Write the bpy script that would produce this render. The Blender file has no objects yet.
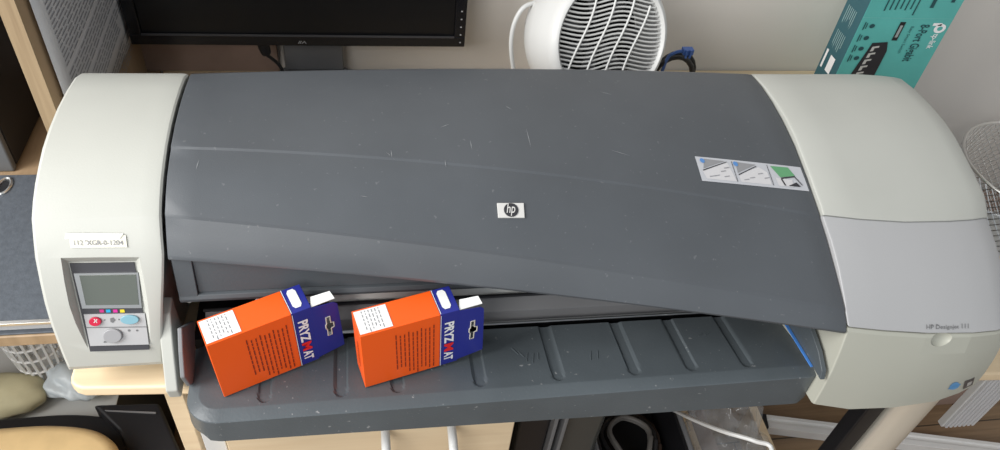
import bpy, bmesh, math, random
import numpy as np
from mathutils import Vector, Matrix
random.seed(7)
sc = bpy.context.scene
COL = sc.collection

# ------------------------------------------------------------------ camera, world, light, exposure
F = 755.0
R = np.array([[0.98478433, -0.14446399, 0.0965918], [-0.03282614, -0.70045679, -0.7129395], [0.17065247, 0.69892091, -0.69454106]])
CP = np.array([-.2057, -.5921, .7341])
cam_d = bpy.data.cameras.new('camera'); cam = bpy.data.objects.new('camera', cam_d); COL.objects.link(cam)
cam_d.sensor_width = 36; cam_d.lens = F * 36 / 1000; cam_d.clip_start = .01
B = (np.diag([1, -1, -1]) @ R).T
M = Matrix(B.tolist()).to_4x4(); M.translation = Vector(CP); cam.matrix_world = M
sc.camera = cam

w = bpy.data.worlds.new('world'); sc.world = w; w.use_nodes = True
w.node_tree.nodes['Background'].inputs[0].default_value = (.86, .93, 1, 1)
w.node_tree.nodes['Background'].inputs[1].default_value = .44
def area(name, loc, target, sx, sy, energy, color):
    l = bpy.data.lights.new(name, 'AREA'); l.shape = 'RECTANGLE'; l.size = sx; l.size_y = sy; l.energy = energy; l.color = color
    o = bpy.data.objects.new(name, l); COL.objects.link(o); o.location = loc
    o.rotation_euler = (Vector(target) - Vector(loc)).to_track_quat('-Z', 'Y').to_euler()
    return o
area('window_daylight', (-1.75, -.45, 1.15), (-.2, .05, 0), .9, 1.2, 46, (1, .99, .97))
area('window_far_daylight', (-1.25, -1.8, 1.2), (0, .1, 0), 1.2, 1.1, 29, (1, .98, .95))
sc.view_settings.view_transform = 'Standard'; sc.view_settings.look = 'None'
sc.view_settings.exposure = 0.0; sc.view_settings.gamma = 1; sc.view_settings.use_curve_mapping = False

# ------------------------------------------------------------------ measuring helpers (ray of a photo point met with a real plane)
def ray(px, py): return R.T @ np.array([px - 500, py - 225, F])
def at_x(px, py, X): r = ray(px, py); return CP + r * ((X - CP[0]) / r[0])
def at_y(px, py, Y): r = ray(px, py); return CP + r * ((Y - CP[1]) / r[1])
def at_z(px, py, Z): r = ray(px, py); return CP + r * ((Z - CP[2]) / r[2])
def at_p(px, py, P, n): r = ray(px, py); return CP + r * (np.dot(np.array(P) - CP, n) / np.dot(r, n))
def proj(P): v = R @ (np.array(P) - CP); return np.array([500 + F * v[0] / v[2], 225 + F * v[1] / v[2]])

# ------------------------------------------------------------------ materials
MATS = {}
def mat(name, col, rough=.5, metal=0, bump=0, bscale=300, var=0, vscale=20, spec=.5, alpha=1, trans=0, ior=1.45, speck=0):
    if name in MATS: return MATS[name]
    m = bpy.data.materials.new(name); m.use_nodes = True; nt = m.node_tree; b = nt.nodes['Principled BSDF']
    b.inputs['Base Color'].default_value = (*col, 1); b.inputs['Roughness'].default_value = rough
    b.inputs['Metallic'].default_value = metal; b.inputs['Specular IOR Level'].default_value = spec
    b.inputs['Alpha'].default_value = alpha; b.inputs['Transmission Weight'].default_value = trans; b.inputs['IOR'].default_value = ior
    tc = nt.nodes.new('ShaderNodeTexCoord')
    if bump:
        n = nt.nodes.new('ShaderNodeTexNoise'); n.inputs['Scale'].default_value = bscale; n.inputs['Detail'].default_value = 3
        nt.links.new(tc.outputs['Object'], n.inputs['Vector'])
        bp = nt.nodes.new('ShaderNodeBump'); bp.inputs['Strength'].default_value = bump; bp.inputs['Distance'].default_value = .002
        nt.links.new(n.outputs[0], bp.inputs['Height']); nt.links.new(bp.outputs[0], b.inputs['Normal'])
    if var:
        n = nt.nodes.new('ShaderNodeTexNoise'); n.inputs['Scale'].default_value = vscale; n.inputs['Detail'].default_value = 5
        nt.links.new(tc.outputs['Object'], n.inputs['Vector'])
        r = nt.nodes.new('ShaderNodeValToRGB'); r.color_ramp.elements[0].position = .35; r.color_ramp.elements[1].position = .65
        r.color_ramp.elements[0].color = (*[c * (1 - var) for c in col], 1); r.color_ramp.elements[1].color = (*[min(1, c * (1 + var)) for c in col], 1)
        nt.links.new(n.outputs[0], r.inputs[0]); out = r.outputs[0]
        if speck:
            v = nt.nodes.new('ShaderNodeTexNoise'); v.inputs['Scale'].default_value = 170; v.inputs['Detail'].default_value = 2
            nt.links.new(tc.outputs['Object'], v.inputs['Vector'])
            rr = nt.nodes.new('ShaderNodeValToRGB'); rr.color_ramp.elements[0].position = .70; rr.color_ramp.elements[1].position = .76
            nt.links.new(v.outputs[0], rr.inputs[0])
            mx = nt.nodes.new('ShaderNodeMixRGB'); mx.inputs[2].default_value = (.42, .42, .42, 1)
            mm = nt.nodes.new('ShaderNodeMath'); mm.operation = 'MULTIPLY'; mm.inputs[1].default_value = speck
            nt.links.new(rr.outputs[0], mm.inputs[0]); nt.links.new(mm.outputs[0], mx.inputs[0]); nt.links.new(out, mx.inputs[1]); out = mx.outputs[0]
        nt.links.new(out, b.inputs['Base Color'])
    MATS[name] = m; return m
def wood(name, c1, c2, scale=(2, 40, 40), rough=.45, planks=None):
    if name in MATS: return MATS[name]
    m = bpy.data.materials.new(name); m.use_nodes = True; nt = m.node_tree; b = nt.nodes['Principled BSDF']
    tc = nt.nodes.new('ShaderNodeTexCoord'); mp = nt.nodes.new('ShaderNodeMapping'); mp.inputs['Scale'].default_value = scale
    nt.links.new(tc.outputs['Object'], mp.inputs['Vector'])
    n = nt.nodes.new('ShaderNodeTexNoise'); n.inputs['Scale'].default_value = 2.2; n.inputs['Detail'].default_value = 7; n.inputs['Distortion'].default_value = .35
    nt.links.new(mp.outputs[0], n.inputs['Vector'])
    r = nt.nodes.new('ShaderNodeValToRGB'); r.color_ramp.elements[0].position = .32; r.color_ramp.elements[1].position = .68
    r.color_ramp.elements[0].color = (*c1, 1); r.color_ramp.elements[1].color = (*c2, 1)
    nt.links.new(n.outputs[0], r.inputs[0]); out = r.outputs[0]
    if planks:
        br = nt.nodes.new('ShaderNodeTexBrick'); br.inputs['Scale'].default_value = 1; br.inputs['Mortar Size'].default_value = .0018
        br.inputs['Brick Width'].default_value = 1.2; br.inputs['Row Height'].default_value = .19
        br.inputs['Color1'].default_value = (1, 1, 1, 1); br.inputs['Color2'].default_value = (.72, .72, .72, 1); br.inputs['Mortar'].default_value = (.2, .2, .2, 1)
        nt.links.new(tc.outputs['Object'], br.inputs['Vector'])
        mx = nt.nodes.new('ShaderNodeMixRGB'); mx.blend_type = 'MULTIPLY'; mx.inputs[0].default_value = 1
        nt.links.new(out, mx.inputs[1]); nt.links.new(br.outputs[0], mx.inputs[2]); out = mx.outputs[0]
    nt.links.new(out, b.inputs['Base Color']); b.inputs['Roughness'].default_value = rough
    MATS[name] = m; return m

cap_m = mat('pale_plastic', (.50, .505, .465), .42, bump=.05, bscale=500, var=.02, vscale=8)
panel_m = mat('cool_pale_plastic', (.445, .445, .45), .42, bump=.05, bscale=500)
door_m = mat('green_pale_plastic', (.465, .465, .40), .42, bump=.05, bscale=500)
lcap_m = cap_m
dark_m = mat('charcoal_textured_plastic', (.085, .093, .103), .44, bump=.10, bscale=900, var=.07, vscale=7, speck=.14)
tray_m = mat('charcoal_tray_plastic', (.088, .103, .113), .36, bump=.1, bscale=350, var=.08, vscale=12, speck=.5)
chas_m = mat('charcoal_chassis_plastic', (.085, .095, .105), .5, bump=.1)
black_m = mat('black_plastic', (.012, .012, .014), .45)
blacks_m = mat('black_glossy_plastic', (.010, .010, .012), .22)
screen_m = mat('black_screen', (.008, .008, .009), .3)
metal_m = mat('brushed_steel', (.62, .62, .60), .42, .25)
chrome_m = mat('satin_metal_leg', (.86, .81, .70), .30, .5)
silver_m = mat('silver_metal', (.75, .75, .74), .3, 1)
white_m = mat('white_plastic', (.70, .70, .685), .35)
paper_m = mat('white_paper', (.83, .83, .82), .7, var=.03, vscale=40)
sheet_m = mat('grey_lit_paper', (.62, .62, .64), .7)
yellowp_m = mat('cream_paper_tape', (.84, .82, .70), .6)
ink_m = mat('dark_ink', (.03, .03, .035), .6)
ghost_m = mat('grey_ink', (.28, .28, .30), .6)
orange_m = mat('orange_red_cardboard', (.92, .115, .010), .38)
ored_m = mat('dark_red_ink', (.20, .02, .01), .5)
blue_m = mat('royal_blue_cardboard', (.022, .030, .26), .35)
red_m = mat('red_ink', (.75, .02, .02), .5)
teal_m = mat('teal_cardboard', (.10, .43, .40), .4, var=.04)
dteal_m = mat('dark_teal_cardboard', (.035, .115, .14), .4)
ltxt_m = mat('pale_teal_ink', (.30, .45, .45), .5)
beech_m = wood('beech_laminate', (.74, .57, .37), (.80, .64, .43), (3, 40, 40))
oak_m = wood('oak_laminate', (.30, .205, .12), (.40, .28, .17), (30, 6, 1.5))
oakf_m = wood('oak_laminate_edge', (.27, .19, .11), (.38, .28, .17), (60, 60, 2.5))
floor_m = wood('laminate_floor', (.19, .120, .066), (.34, .225, .128), (1.5, 22, 1), .4, planks=True)
wall_m = mat('painted_wall', (.70, .665, .625), .85, bump=.08, bscale=120, var=.02, vscale=3)
binder_m = mat('blue_grey_binder_cloth', (.085, .097, .115), .5, bump=.2, bscale=300, var=.10, vscale=130)
card_m = mat('brown_cardboard', (.30, .21, .17), .8, var=.18, vscale=9)
grey_m = mat('mid_grey_plastic', (.17, .17, .175), .5)
beige_m = mat('beige_leather', (.56, .40, .20), .5, var=.06, vscale=30)
olive_m = mat('olive_beige_fabric', (.46, .42, .27), .75, bump=.2, bscale=120, var=.12, vscale=14)
clear_m = mat('clear_plastic_film', (.60, .63, .65), .05, trans=0, alpha=.16, bump=1.0, bscale=35, spec=1)
cloud_m = mat('cloudy_plastic_film', (.60, .66, .69), .3, alpha=.8, bump=.5, bscale=25)
blueplug_m = mat('blue_plastic', (.06, .14, .42), .35)
edge_glint_m = mat('blue_reflection_paint', (.08, .26, .70), .3)  # blue light caught on the tray edge, put in as colour

# ------------------------------------------------------------------ building helpers
def wloc(o):
    v = Vector((0, 0, 0))
    while o is not None: v += o.location; o = o.parent
    return v
def finish(name, me, m, parent=None, smooth=40, bevel=0, seg=2):
    if isinstance(me, bmesh.types.BMesh):
        bm = me; bmesh.ops.recalc_face_normals(bm, faces=bm.faces); me = bpy.data.meshes.new(name); bm.to_mesh(me); bm.free()
    me.name = name
    o = bpy.data.objects.new(name, me); COL.objects.link(o)
    for mm in (m if isinstance(m, (list, tuple)) else [m]): me.materials.append(mm)
    if parent is not None:
        off = wloc(parent); o.parent = parent
        if off.length > 0: me.transform(Matrix.Translation(-off))
    if smooth:
        me.polygons.foreach_set('use_smooth', [True] * len(me.polygons)); me.set_sharp_from_angle(angle=math.radians(smooth))
    if bevel:
        b = o.modifiers.new('bevel', 'BEVEL'); b.width = bevel; b.segments = seg; b.limit_method = 'ANGLE'; b.angle_limit = math.radians(35); b.harden_normals = True
    return o
def tag(o, label, cat=None, group=None, kind=None):
    if label: o['label'] = label
    if cat: o['category'] = cat
    if group: o['group'] = group
    if kind: o['kind'] = kind
    return o
def thing(name, label, cat, loc=(0, 0, 0), group=None):
    o = bpy.data.objects.new(name, None); COL.objects.link(o); o.location = loc; o.empty_display_size = .05
    return tag(o, label, cat, group)
def nb(): return bmesh.new()
def box(bm, x0, x1, y0, y1, z0, z1, mi=0):
    v = [bm.verts.new(p) for p in ((x0, y0, z0), (x1, y0, z0), (x1, y1, z0), (x0, y1, z0), (x0, y0, z1), (x1, y0, z1), (x1, y1, z1), (x0, y1, z1))]
    for f in ((3, 2, 1, 0), (4, 5, 6, 7), (0, 1, 5, 4), (1, 2, 6, 5), (2, 3, 7, 6), (3, 0, 4, 7)):
        bm.faces.new([v[i] for i in f]).material_index = mi
    return v
def B_(*a): b = nb(); box(b, *a); return b
def prism(bm, pts, ext):
    ext = Vector(ext); a = [bm.verts.new(tuple(map(float, p))) for p in pts]; b = [bm.verts.new(tuple(Vector(tuple(map(float, p))) + ext)) for p in pts]
    n = len(a); bm.faces.new(a); bm.faces.new(b[::-1])
    for i in range(n): bm.faces.new([a[i], a[(i + 1) % n], b[(i + 1) % n], b[i]])
    return bm
def tube(bm, pts, r, seg=8, closed=False):
    P = [Vector(tuple(map(float, p))) for p in pts]; n = len(P); rings = []; up = None
    for i in range(n):
        a = P[(i - 1) % n] if (closed or i > 0) else P[0]; b = P[(i + 1) % n] if (closed or i < n - 1) else P[-1]
        t = (b - a).normalized()
        if up is None: up = t.orthogonal().normalized()
        up = (up - t * up.dot(t)).normalized(); s = t.cross(up)
        rr = r[i] if isinstance(r, (list, tuple)) else r
        rings.append([bm.verts.new(P[i] + (up * math.cos(k * 2 * math.pi / seg) + s * math.sin(k * 2 * math.pi / seg)) * rr) for k in range(seg)])
    for i in range(n if closed else n - 1):
        a, b = rings[i], rings[(i + 1) % n]
        for k in range(seg): bm.faces.new([a[k], a[(k + 1) % seg], b[(k + 1) % seg], b[k]])
    if not closed: bm.faces.new(rings[0][::-1]); bm.faces.new(rings[-1])
    return bm
def lathe(bm, prof, seg=32, cx=0, cy=0, axis='z', close=False):
    rings = []
    for r, h in prof:
        rings.append([bm.verts.new((cx + r * math.cos(2 * math.pi * k / seg), cy + r * math.sin(2 * math.pi * k / seg), h)) for k in range(seg)])
    m = len(rings)
    for i in range(m if close else m - 1):
        a, b = rings[i], rings[(i + 1) % m]
        for k in range(seg): bm.faces.new([a[k], a[(k + 1) % seg], b[(k + 1) % seg], b[k]])
    if not close:
        if prof[0][0] > 1e-4: bm.faces.new(rings[0][::-1])
        if prof[-1][0] > 1e-4: bm.faces.new(rings[-1])
    bmesh.ops.remove_doubles(bm, verts=bm.verts, dist=1e-6)
    return bm
def spline(pts, n=8):
    P = [Vector(tuple(map(float, p))) for p in pts]; out = []
    for i in range(len(P) - 1):
        p0 = P[max(i - 1, 0)]; p1 = P[i]; p2 = P[i + 1]; p3 = P[min(i + 2, len(P) - 1)]
        for k in range(n):
            t = k / n; out.append(.5 * ((2 * p1) + (-p0 + p2) * t + (2 * p0 - 5 * p1 + 4 * p2 - p3) * t * t + (-p0 + 3 * p1 - 3 * p2 + p3) * t ** 3))
    out.append(P[-1]); return out
def loft(bm, secs, caps=True):
    rings = [[bm.verts.new(tuple(map(float, p))) for p in s] for s in secs]; n = len(rings[0])
    for a, b in zip(rings[:-1], rings[1:]):
        for k in range(n): bm.faces.new([a[k], a[(k + 1) % n], b[(k + 1) % n], b[k]])
    if caps: bm.faces.new(rings[0][::-1]); bm.faces.new(rings[-1])
    return bm
def rounded(x0, x1, y0, y1, r, n=6):
    out = []
    for cx, cy, a0 in ((x1 - r, y1 - r, 0), (x0 + r, y1 - r, 90), (x0 + r, y0 + r, 180), (x1 - r, y0 + r, 270)):
        for k in range(n + 1):
            a = math.radians(a0 + 90 * k / n); out.append((cx + r * math.cos(a), cy + r * math.sin(a)))
    return out
_tc = {}
def text2d(s, off=0.0):
    """text outline as 2D triangles, scaled so that its box is 0..1 wide and its height follows"""
    if (s, off) in _tc: return _tc[(s, off)]
    c = bpy.data.curves.new('lettering', 'FONT'); c.body = s; c.size = 1; c.offset = off; c.resolution_u = 3
    o = bpy.data.objects.new('lettering', c); COL.objects.link(o); dg = bpy.context.evaluated_depsgraph_get(); dg.update()
    me = bpy.data.meshes.new_from_object(o.evaluated_get(dg)); V = [(v.co.x, v.co.y) for v in me.vertices]; Fc = [tuple(p.vertices) for p in me.polygons]
    bpy.data.objects.remove(o); bpy.data.curves.remove(c); bpy.data.meshes.remove(me)
    x0 = min(v[0] for v in V); x1 = max(v[0] for v in V); y0 = min(v[1] for v in V); y1 = max(v[1] for v in V)
    V = [((x - x0) / (x1 - x0), (y - y0) / (y1 - y0)) for x, y in V]
    _tc[(s, off)] = (V, Fc); return V, Fc
def put2d(bm, V, Fc, fn):
    vs = [bm.verts.new(tuple(map(float, fn(*v)))) for v in V]
    for f in Fc:
        try: bm.faces.new([vs[i] for i in f])
        except ValueError: pass
def flat(name, m, parent, fn, items):
    """items: ('t', text, a0,a1,b0,b1[,off]) or ('p', [(a,b)..]) or ('r', a0,a1,b0,b1) laid on a surface by fn(a,b)"""
    bm = nb()
    for it in items:
        if it[0] == 't':
            V, Fc = text2d(it[1], it[6] if len(it) > 6 else 0)
            put2d(bm, [(it[2] + (it[3] - it[2]) * x, it[4] + (it[5] - it[4]) * y) for x, y in V], Fc, fn)
        elif it[0] == 'tv':   # text running downwards: a0..a1 across (baseline at a0), b from top (b1) to bottom (b0)
            V, Fc = text2d(it[1], it[6] if len(it) > 6 else 0)
            put2d(bm, [(it[2] + (it[3] - it[2]) * y, it[5] + (it[4] - it[5]) * x) for x, y in V], Fc, fn)
        elif it[0] == 'r':
            a0, a1, b0, b1 = it[1:]; nx = max(1, int(abs(a1 - a0) * 8)); ny = max(1, int(abs(b1 - b0) * 5))
            g = [[bm.verts.new(tuple(map(float, fn(a0 + (a1 - a0) * i / nx, b0 + (b1 - b0) * j / ny)))) for j in range(ny + 1)] for i in range(nx + 1)]
            for i in range(nx):
                for j in range(ny): bm.faces.new([g[i][j], g[i + 1][j], g[i + 1][j + 1], g[i][j + 1]])
        else:
            bm.faces.new([bm.verts.new(tuple(map(float, fn(*q)))) for q in it[1]])
    me = bpy.data.meshes.new(name); bm.to_mesh(me); bm.free()
    return finish(name, me, m, parent, smooth=0)
def cut(o, cutter_bm):
    me = bpy.data.meshes.new('cutter'); bmesh.ops.recalc_face_normals(cutter_bm, faces=cutter_bm.faces); cutter_bm.to_mesh(me); cutter_bm.free()
    c = bpy.data.objects.new('cutter', me); COL.objects.link(c); c.location = wloc(o.parent) * -1 if False else (0, 0, 0)
    me.transform(Matrix.Translation(-wloc(o)))
    md = o.modifiers.new('cut', 'BOOLEAN'); md.operation = 'DIFFERENCE'; md.object = c; md.solver = 'EXACT'
    c.parent = None
    oldp = o.parent; o.parent = None
    dg = bpy.context.evaluated_depsgraph_get(); dg.update()
    new = bpy.data.meshes.new_from_object(o.evaluated_get(dg)); o.modifiers.remove(md); o.data = new; o.parent = oldp
    bpy.data.objects.remove(c)
    new.polygons.foreach_set('use_smooth', [True] * len(new.polygons)); new.set_sharp_from_angle(angle=math.radians(15))
def copy_tree(o, parent=None):
    c = o.copy(); COL.objects.link(c); c.parent = parent
    for ch in list(o.children): copy_tree(ch, c)
    return c
class Surf:
    """a curved sheet of points P[i][j]; u runs over i, v over j"""
    def __init__(s, P): s.P = np.array(P, float)
    def at(s, u, v, off=0):
        n, m = s.P.shape[:2]; x = min(max(u, 0), 1) * (n - 1); y = min(max(v, 0), 1) * (m - 1); i = min(int(x), n - 2); j = min(int(y), m - 2); a = x - i; b = y - j
        p = s.P[i, j] * (1 - a) * (1 - b) + s.P[i + 1, j] * a * (1 - b) + s.P[i, j + 1] * (1 - a) * b + s.P[i + 1, j + 1] * a * b
        if off:
            du = (s.P[i + 1, j] - s.P[i, j]) * (1 - b) + (s.P[i + 1, j + 1] - s.P[i, j + 1]) * b; dv = (s.P[i, j + 1] - s.P[i, j]) * (1 - a) + (s.P[i + 1, j + 1] - s.P[i + 1, j]) * a
            nn = np.cross(du, dv); nn /= np.linalg.norm(nn)
            if np.dot(nn, CP - p) < 0: nn = -nn
            p = p + nn * off
        return p
    def uv(s, px, py):
        best = None
        for u in np.linspace(.05, .95, 15):
            for v in np.linspace(.05, .95, 15):
                d = np.linalg.norm(proj(s.at(u, v)) - (px, py))
                if best is None or d < best[0]: best = (d, u, v)
        x = np.array(best[1:])
        for _ in range(25):
            r = proj(s.at(*x)) - (px, py); e = 1e-4
            J = np.array([(proj(s.at(x[0] + e, x[1])) - proj(s.at(*x))) / e, (proj(s.at(x[0], x[1] + e)) - proj(s.at(*x))) / e]).T
            try: x = np.clip(x - .8 * np.linalg.solve(J, r), 0.001, .998)
            except Exception: break
        return x
    def quad(s, c, off=.0006):
        """c: four photo corners, lower left, lower right, upper right, upper left -> function (a,b) on the sheet"""
        q = [s.uv(*p) for p in c]
        def fn(a, b):
            w_ = q[0] * (1 - a) * (1 - b) + q[1] * a * (1 - b) + q[2] * a * b + q[3] * (1 - a) * b
            return s.at(w_[0], w_[1], off)
        return fn
def plane_quad(p0, p1, p3, off=0, n=None):
    p0, p1, p3 = map(lambda q: np.array(q, float), (p0, p1, p3)); nn = np.cross(p1 - p0, p3 - p0); nn /= np.linalg.norm(nn)
    return lambda a, b: p0 + (p1 - p0) * a + (p3 - p0) * b + nn * off

DZ = -.02      # desk top level
FZ = -.77      # floor level
# ------------------------------------------------------------------ setting
tag(finish('floor', B_(-2.2, 2.4, -1.6, 1.0, FZ - .05, FZ), floor_m, smooth=0), None, kind='structure')
tag(finish('wall_back', B_(-2.2, 2.4, .572, .70, FZ, 1.9), wall_m, smooth=0), None, kind='structure')
tag(finish('wall_right', B_(2.3, 2.4, -1.6, .60, FZ, 1.9), wall_m, smooth=0), None, kind='structure')
tag(finish('baseboard_back', B_(-2.2, 2.3, .559, .5715, FZ, FZ + .07), white_m, smooth=0, bevel=.003), None, kind='structure')

# ------------------------------------------------------------------ desks
desk = thing('desk', 'light beech desk carrying the wide printer, with vertical side panel and round metal leg', 'desk', (0, .2, DZ))
dl = at_z(75, 388, DZ); dr = at_z(985, 374, DZ); k = (dr[1] - dl[1]) / (dr[0] - dl[0])
fy = lambda x: dl[1] + k * (x - dl[0])
b = nb(); r = .016
pl = [(-.541, .570), (-.541, fy(-.541) + r)] + [(-.541 + r - r * math.cos(a), fy(-.541) + r - r * math.sin(a)) for a in (math.pi * .17, math.pi * .33)] + [(-.541 + r, fy(-.52)), (.735, fy(.735)), (.735, .570)]
prism(b, [(x, y, DZ) for x, y in pl], (0, 0, -.0175)); finish('desktop', b, beech_m, desk, smooth=30, bevel=.004)
b = nb(); box(b, -.447, -.427, fy(-.44) + .012, .55, FZ, DZ - .018); finish('side_panel', b, beech_m, desk, smooth=0, bevel=.001)
b = nb(); lathe(b, [(.029, FZ + .012), (.029, DZ - .0182)], 32, .69, .50); finish('leg', b, chrome_m, desk)
# round metal leg under the right front
lt = at_z(937, 404, DZ - .05); lx, ly = .560, -.088
b = nb(); lathe(b, [(.029, FZ + .012), (.029, DZ - .0182)], 32, lx, ly); finish('leg', b, chrome_m, desk)
b = nb(); lathe(b, [(.040, FZ), (.040, FZ + .008), (.031, FZ + .012)], 32, lx, ly); finish('leg_foot', b, black_m, desk)
b = nb(); box(b, lx - .066, lx - .036, ly - .006, ly + .020, FZ, DZ - .018); finish('black_upright', b, black_m, desk, smooth=0, bevel=.003)  # plain black upright strip left of the metal leg

ld = thing('desk', 'narrow-edged oak desk at the far left under the dark binder', 'desk', (-.9, .3, DZ))
b = nb(); box(b, -1.35, -.545, at_z(30, 336, DZ)[1], .570, DZ - .018, DZ); finish('desktop', b, oak_m, ld, smooth=0, bevel=.002)
b = nb(); box(b, -1.35, -1.33, .03, .57, FZ, DZ - .0182); finish('side_panel', b, oak_m, ld, smooth=0, bevel=.001)
b = nb(); box(b, -1.33, -.56, .40, .415, FZ, DZ - .0182); finish('back_panel', b, white_m, ld, smooth=0)

# drawer cabinet below the desk
cabn = thing('drawer_cabinet', 'light wood drawer cabinet with thin white handles under the desk, below the printer tray', 'cabinet', (-.2, .1, FZ))
cy0 = -.115; xl = at_y(226, 445, cy0)[0]; xr = at_y(512, 440, cy0)[0]; ct = DZ - .045
b = nb(); box(b, xl, xr, cy0 + .02, .40, FZ + .03, ct); finish('body', b, beech_m, cabn, smooth=0, bevel=.001)
b = nb(); box(b, xl - .028, xl - .004, cy0 + .012, .40, FZ, ct); finish('edge_panel', b, white_m, cabn, smooth=0, bevel=.001)
b = nb(); box(b, xl + .02, xr - .02, cy0 + .05, .36, FZ, FZ + .03); finish('plinth', b, black_m, cabn, smooth=0)
zt = ct
for i, h in enumerate((.36, .33)):
    b = nb(); box(b, xl + .001, xr - .001, cy0, cy0 + .018, zt - h + .003, zt - .001)
    d = finish('drawer_front', b, beech_m, cabn, smooth=0, bevel=.0015); zt -= h
    if i == 0:
        for px in (386, 455):
            q = at_y(px, 436, cy0 - .03); hx = float(q[0]); hz = ct - .012
            b = nb(); tube(b, spline([(hx, cy0, hz), (hx, cy0 - .026, hz - .004), (hx, cy0 - .034, hz - .02), (hx, cy0 - .034, hz - .13), (hx, cy0 - .026, hz - .146), (hx, cy0, hz - .15)], 5), .0055, 10)
            finish('handle', b, white_m, d)

# ------------------------------------------------------------------ printer
PR = thing('large_format_printer', 'wide dark grey and off-white plotter printer lying across the desk, front tray out', 'printer', (0, .06, DZ))
XL0, XL1, XR0, XR1 = -.528, -.4095, .297, .525
prof_top = [(.214, .196), (.208, .208), (.19, .215), (.16, .219), (.128, .221), (.094, .220), (.065, .2165), (.04, .211), (.02, .2045), (.003, .1965), (-.012, .187)]
prof_lf = [(-.024, .172), (-.035, .155), (-.046, .131), (-.055, .108), (-.061, .085), (-.065, .060), (-.068, .035), (-.069, .022)]
cl = [(.214, -.016)] + prof_top + prof_lf + [(-.066, .014), (-.030, .012), (-.028, -.016)]
secs = []
for x, ins in ((XL0 - .001, .0035), (XL0 + .0005, .0012), (XL0 + .003, 0), (-.49, 0), (-.45, 0), (-.43, 0), (-.416, 0), (-.4115, .0006), (XL1, .0020)):
    s = []
    for y, z in cl:
        yy, zz = y, z
        if z > .02: yy = y + (ins if y < .05 else -ins * .5); zz = z - ins * (.9 if y > -.03 else .3)
        xx = x - (.024 * min(1, max(0, (.150 - z) / .13)) * max(0, (x + .49) / .083) if y < .0 else 0)
        s.append((xx, yy, zz))
    secs.append(s)
b = nb(); loft(b, secs); left = finish('left_end_cover', b, lcap_m, PR, smooth=15)
LS = Surf([[(x, y, z) for (y, z) in prof_top + prof_lf] for x in (XL0, -.49, -.45, XL1)])
# recess for the control panel
nrm = np.array([0, -.93, .36]); nrm /= np.linalg.norm(nrm)
P0 = np.array([-.46, -.0565, .10])
outer = [at_p(px, py, P0 + nrm * .012, nrm) for px, py in ((50, 252), (144, 252), (159, 355), (72, 356))]
PI_ = P0 - nrm * .009
inner = [at_p(px, py, PI_, nrm) for px, py in ((68, 262), (136, 261), (151.5, 350), (89, 353))]
b = nb(); loft(b, [outer, inner]); cut(left, b)
def onp(px, py, off=0): return at_p(px, py, PI_ + nrm * off, nrm)
def pslab(name, pts, m, parent, th=.002, off=0, bev=0):
    b = nb(); prism(b, [onp(px, py, off) for px, py in pts], nrm * th); return finish(name, b, m, parent, smooth=30, bevel=bev)
def ell(cx, cy, rx, ry, n=24): return [(cx + rx * math.cos(2 * math.pi * k / n), cy + ry * math.sin(2 * math.pi * k / n)) for k in range(n)]
cp = pslab('control_panel', [(70, 263), (134.5, 262), (149.5, 349), (90.5, 351)], mat('dark_panel_plastic', (.055, .055, .062), .45), PR, .0012)
fr = pslab('screen_frame', [(74, 273), (138.5, 272), (142, 307.5), (82.5, 308)], silver_m, cp, .0012, .0013)
lcd_m = mat('olive_grey_lcd', (.12, .135, .12), .25)
pslab('lcd_screen', [(79.5, 275.5), (136, 274.5), (139, 304.5), (86, 305)], lcd_m, cp, .0006, .0026)
kp = pslab('key_plate', [(84, 314), (145, 313), (149, 344), (90.5, 345.5)], panel_m, cp, .0010, .0013)
pslab('plate_groove', [(86, 327.2), (147, 326.4), (147.2, 327.2), (86.2, 328)], grey_m, cp, .0002, .0024)
bt = pslab('button', ell(95.5, 321, 6.2, 4.4), mat('crimson_plastic', (.55, .02, .06), .35), cp, .0022, .0024, .0006); tag(bt, 'red oval button')
flat('cross_mark', white_m, bt, lambda a, c: onp(a, c, .0048), [('p', [(93.6, 319.4), (94.4, 319), (97.4, 322.6), (96.6, 323)]), ('p', [(96.8, 319), (97.5, 319.5), (94.2, 323), (93.5, 322.5)])])
tag(pslab('button', ell(130, 319, 9.2, 4.5), mat('pale_blue_plastic', (.22, .42, .50), .35), cp, .0022, .0024, .0006), 'pale blue oval button')
tag(pslab('button', ell(113, 335, 9.6, 7), mat('grey_button_plastic', (.33, .33, .34), .4), cp, .003, .0024, .0010), 'round grey button')
for (x, c) in ((101.5, (.5, .03, .2)), (108, (.02, .35, .6)), (115, (.6, .03, .3)), (122, (.8, .6, .03))):
    pslab('ink_mark', [(x - 2, 309.5), (x + 2.3, 309.4), (x + 2.8, 312.3), (x - 1.6, 312.4)], mat('mark%.1f' % x, c, .5), cp, .0003, .0013)
flat('printed_symbols', grey_m, cp, lambda a, c: onp(a, c, .0026), [('p', ell(129, 330.5, 1.4, 1.2, 8)), ('p', ell(137, 330.5, 1.2, 1, 8)), ('p', [(104, 341), (108, 340.5), (107, 342.5), (103.5, 343)]),
      ('p', [(110, 318.5), (113, 317.5), (115.5, 320), (113, 323), (110.5, 322)]), ('p', ell(104.5, 320, .9, .8, 6)), ('p', ell(119, 319.6, .9, .8, 6))])
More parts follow.
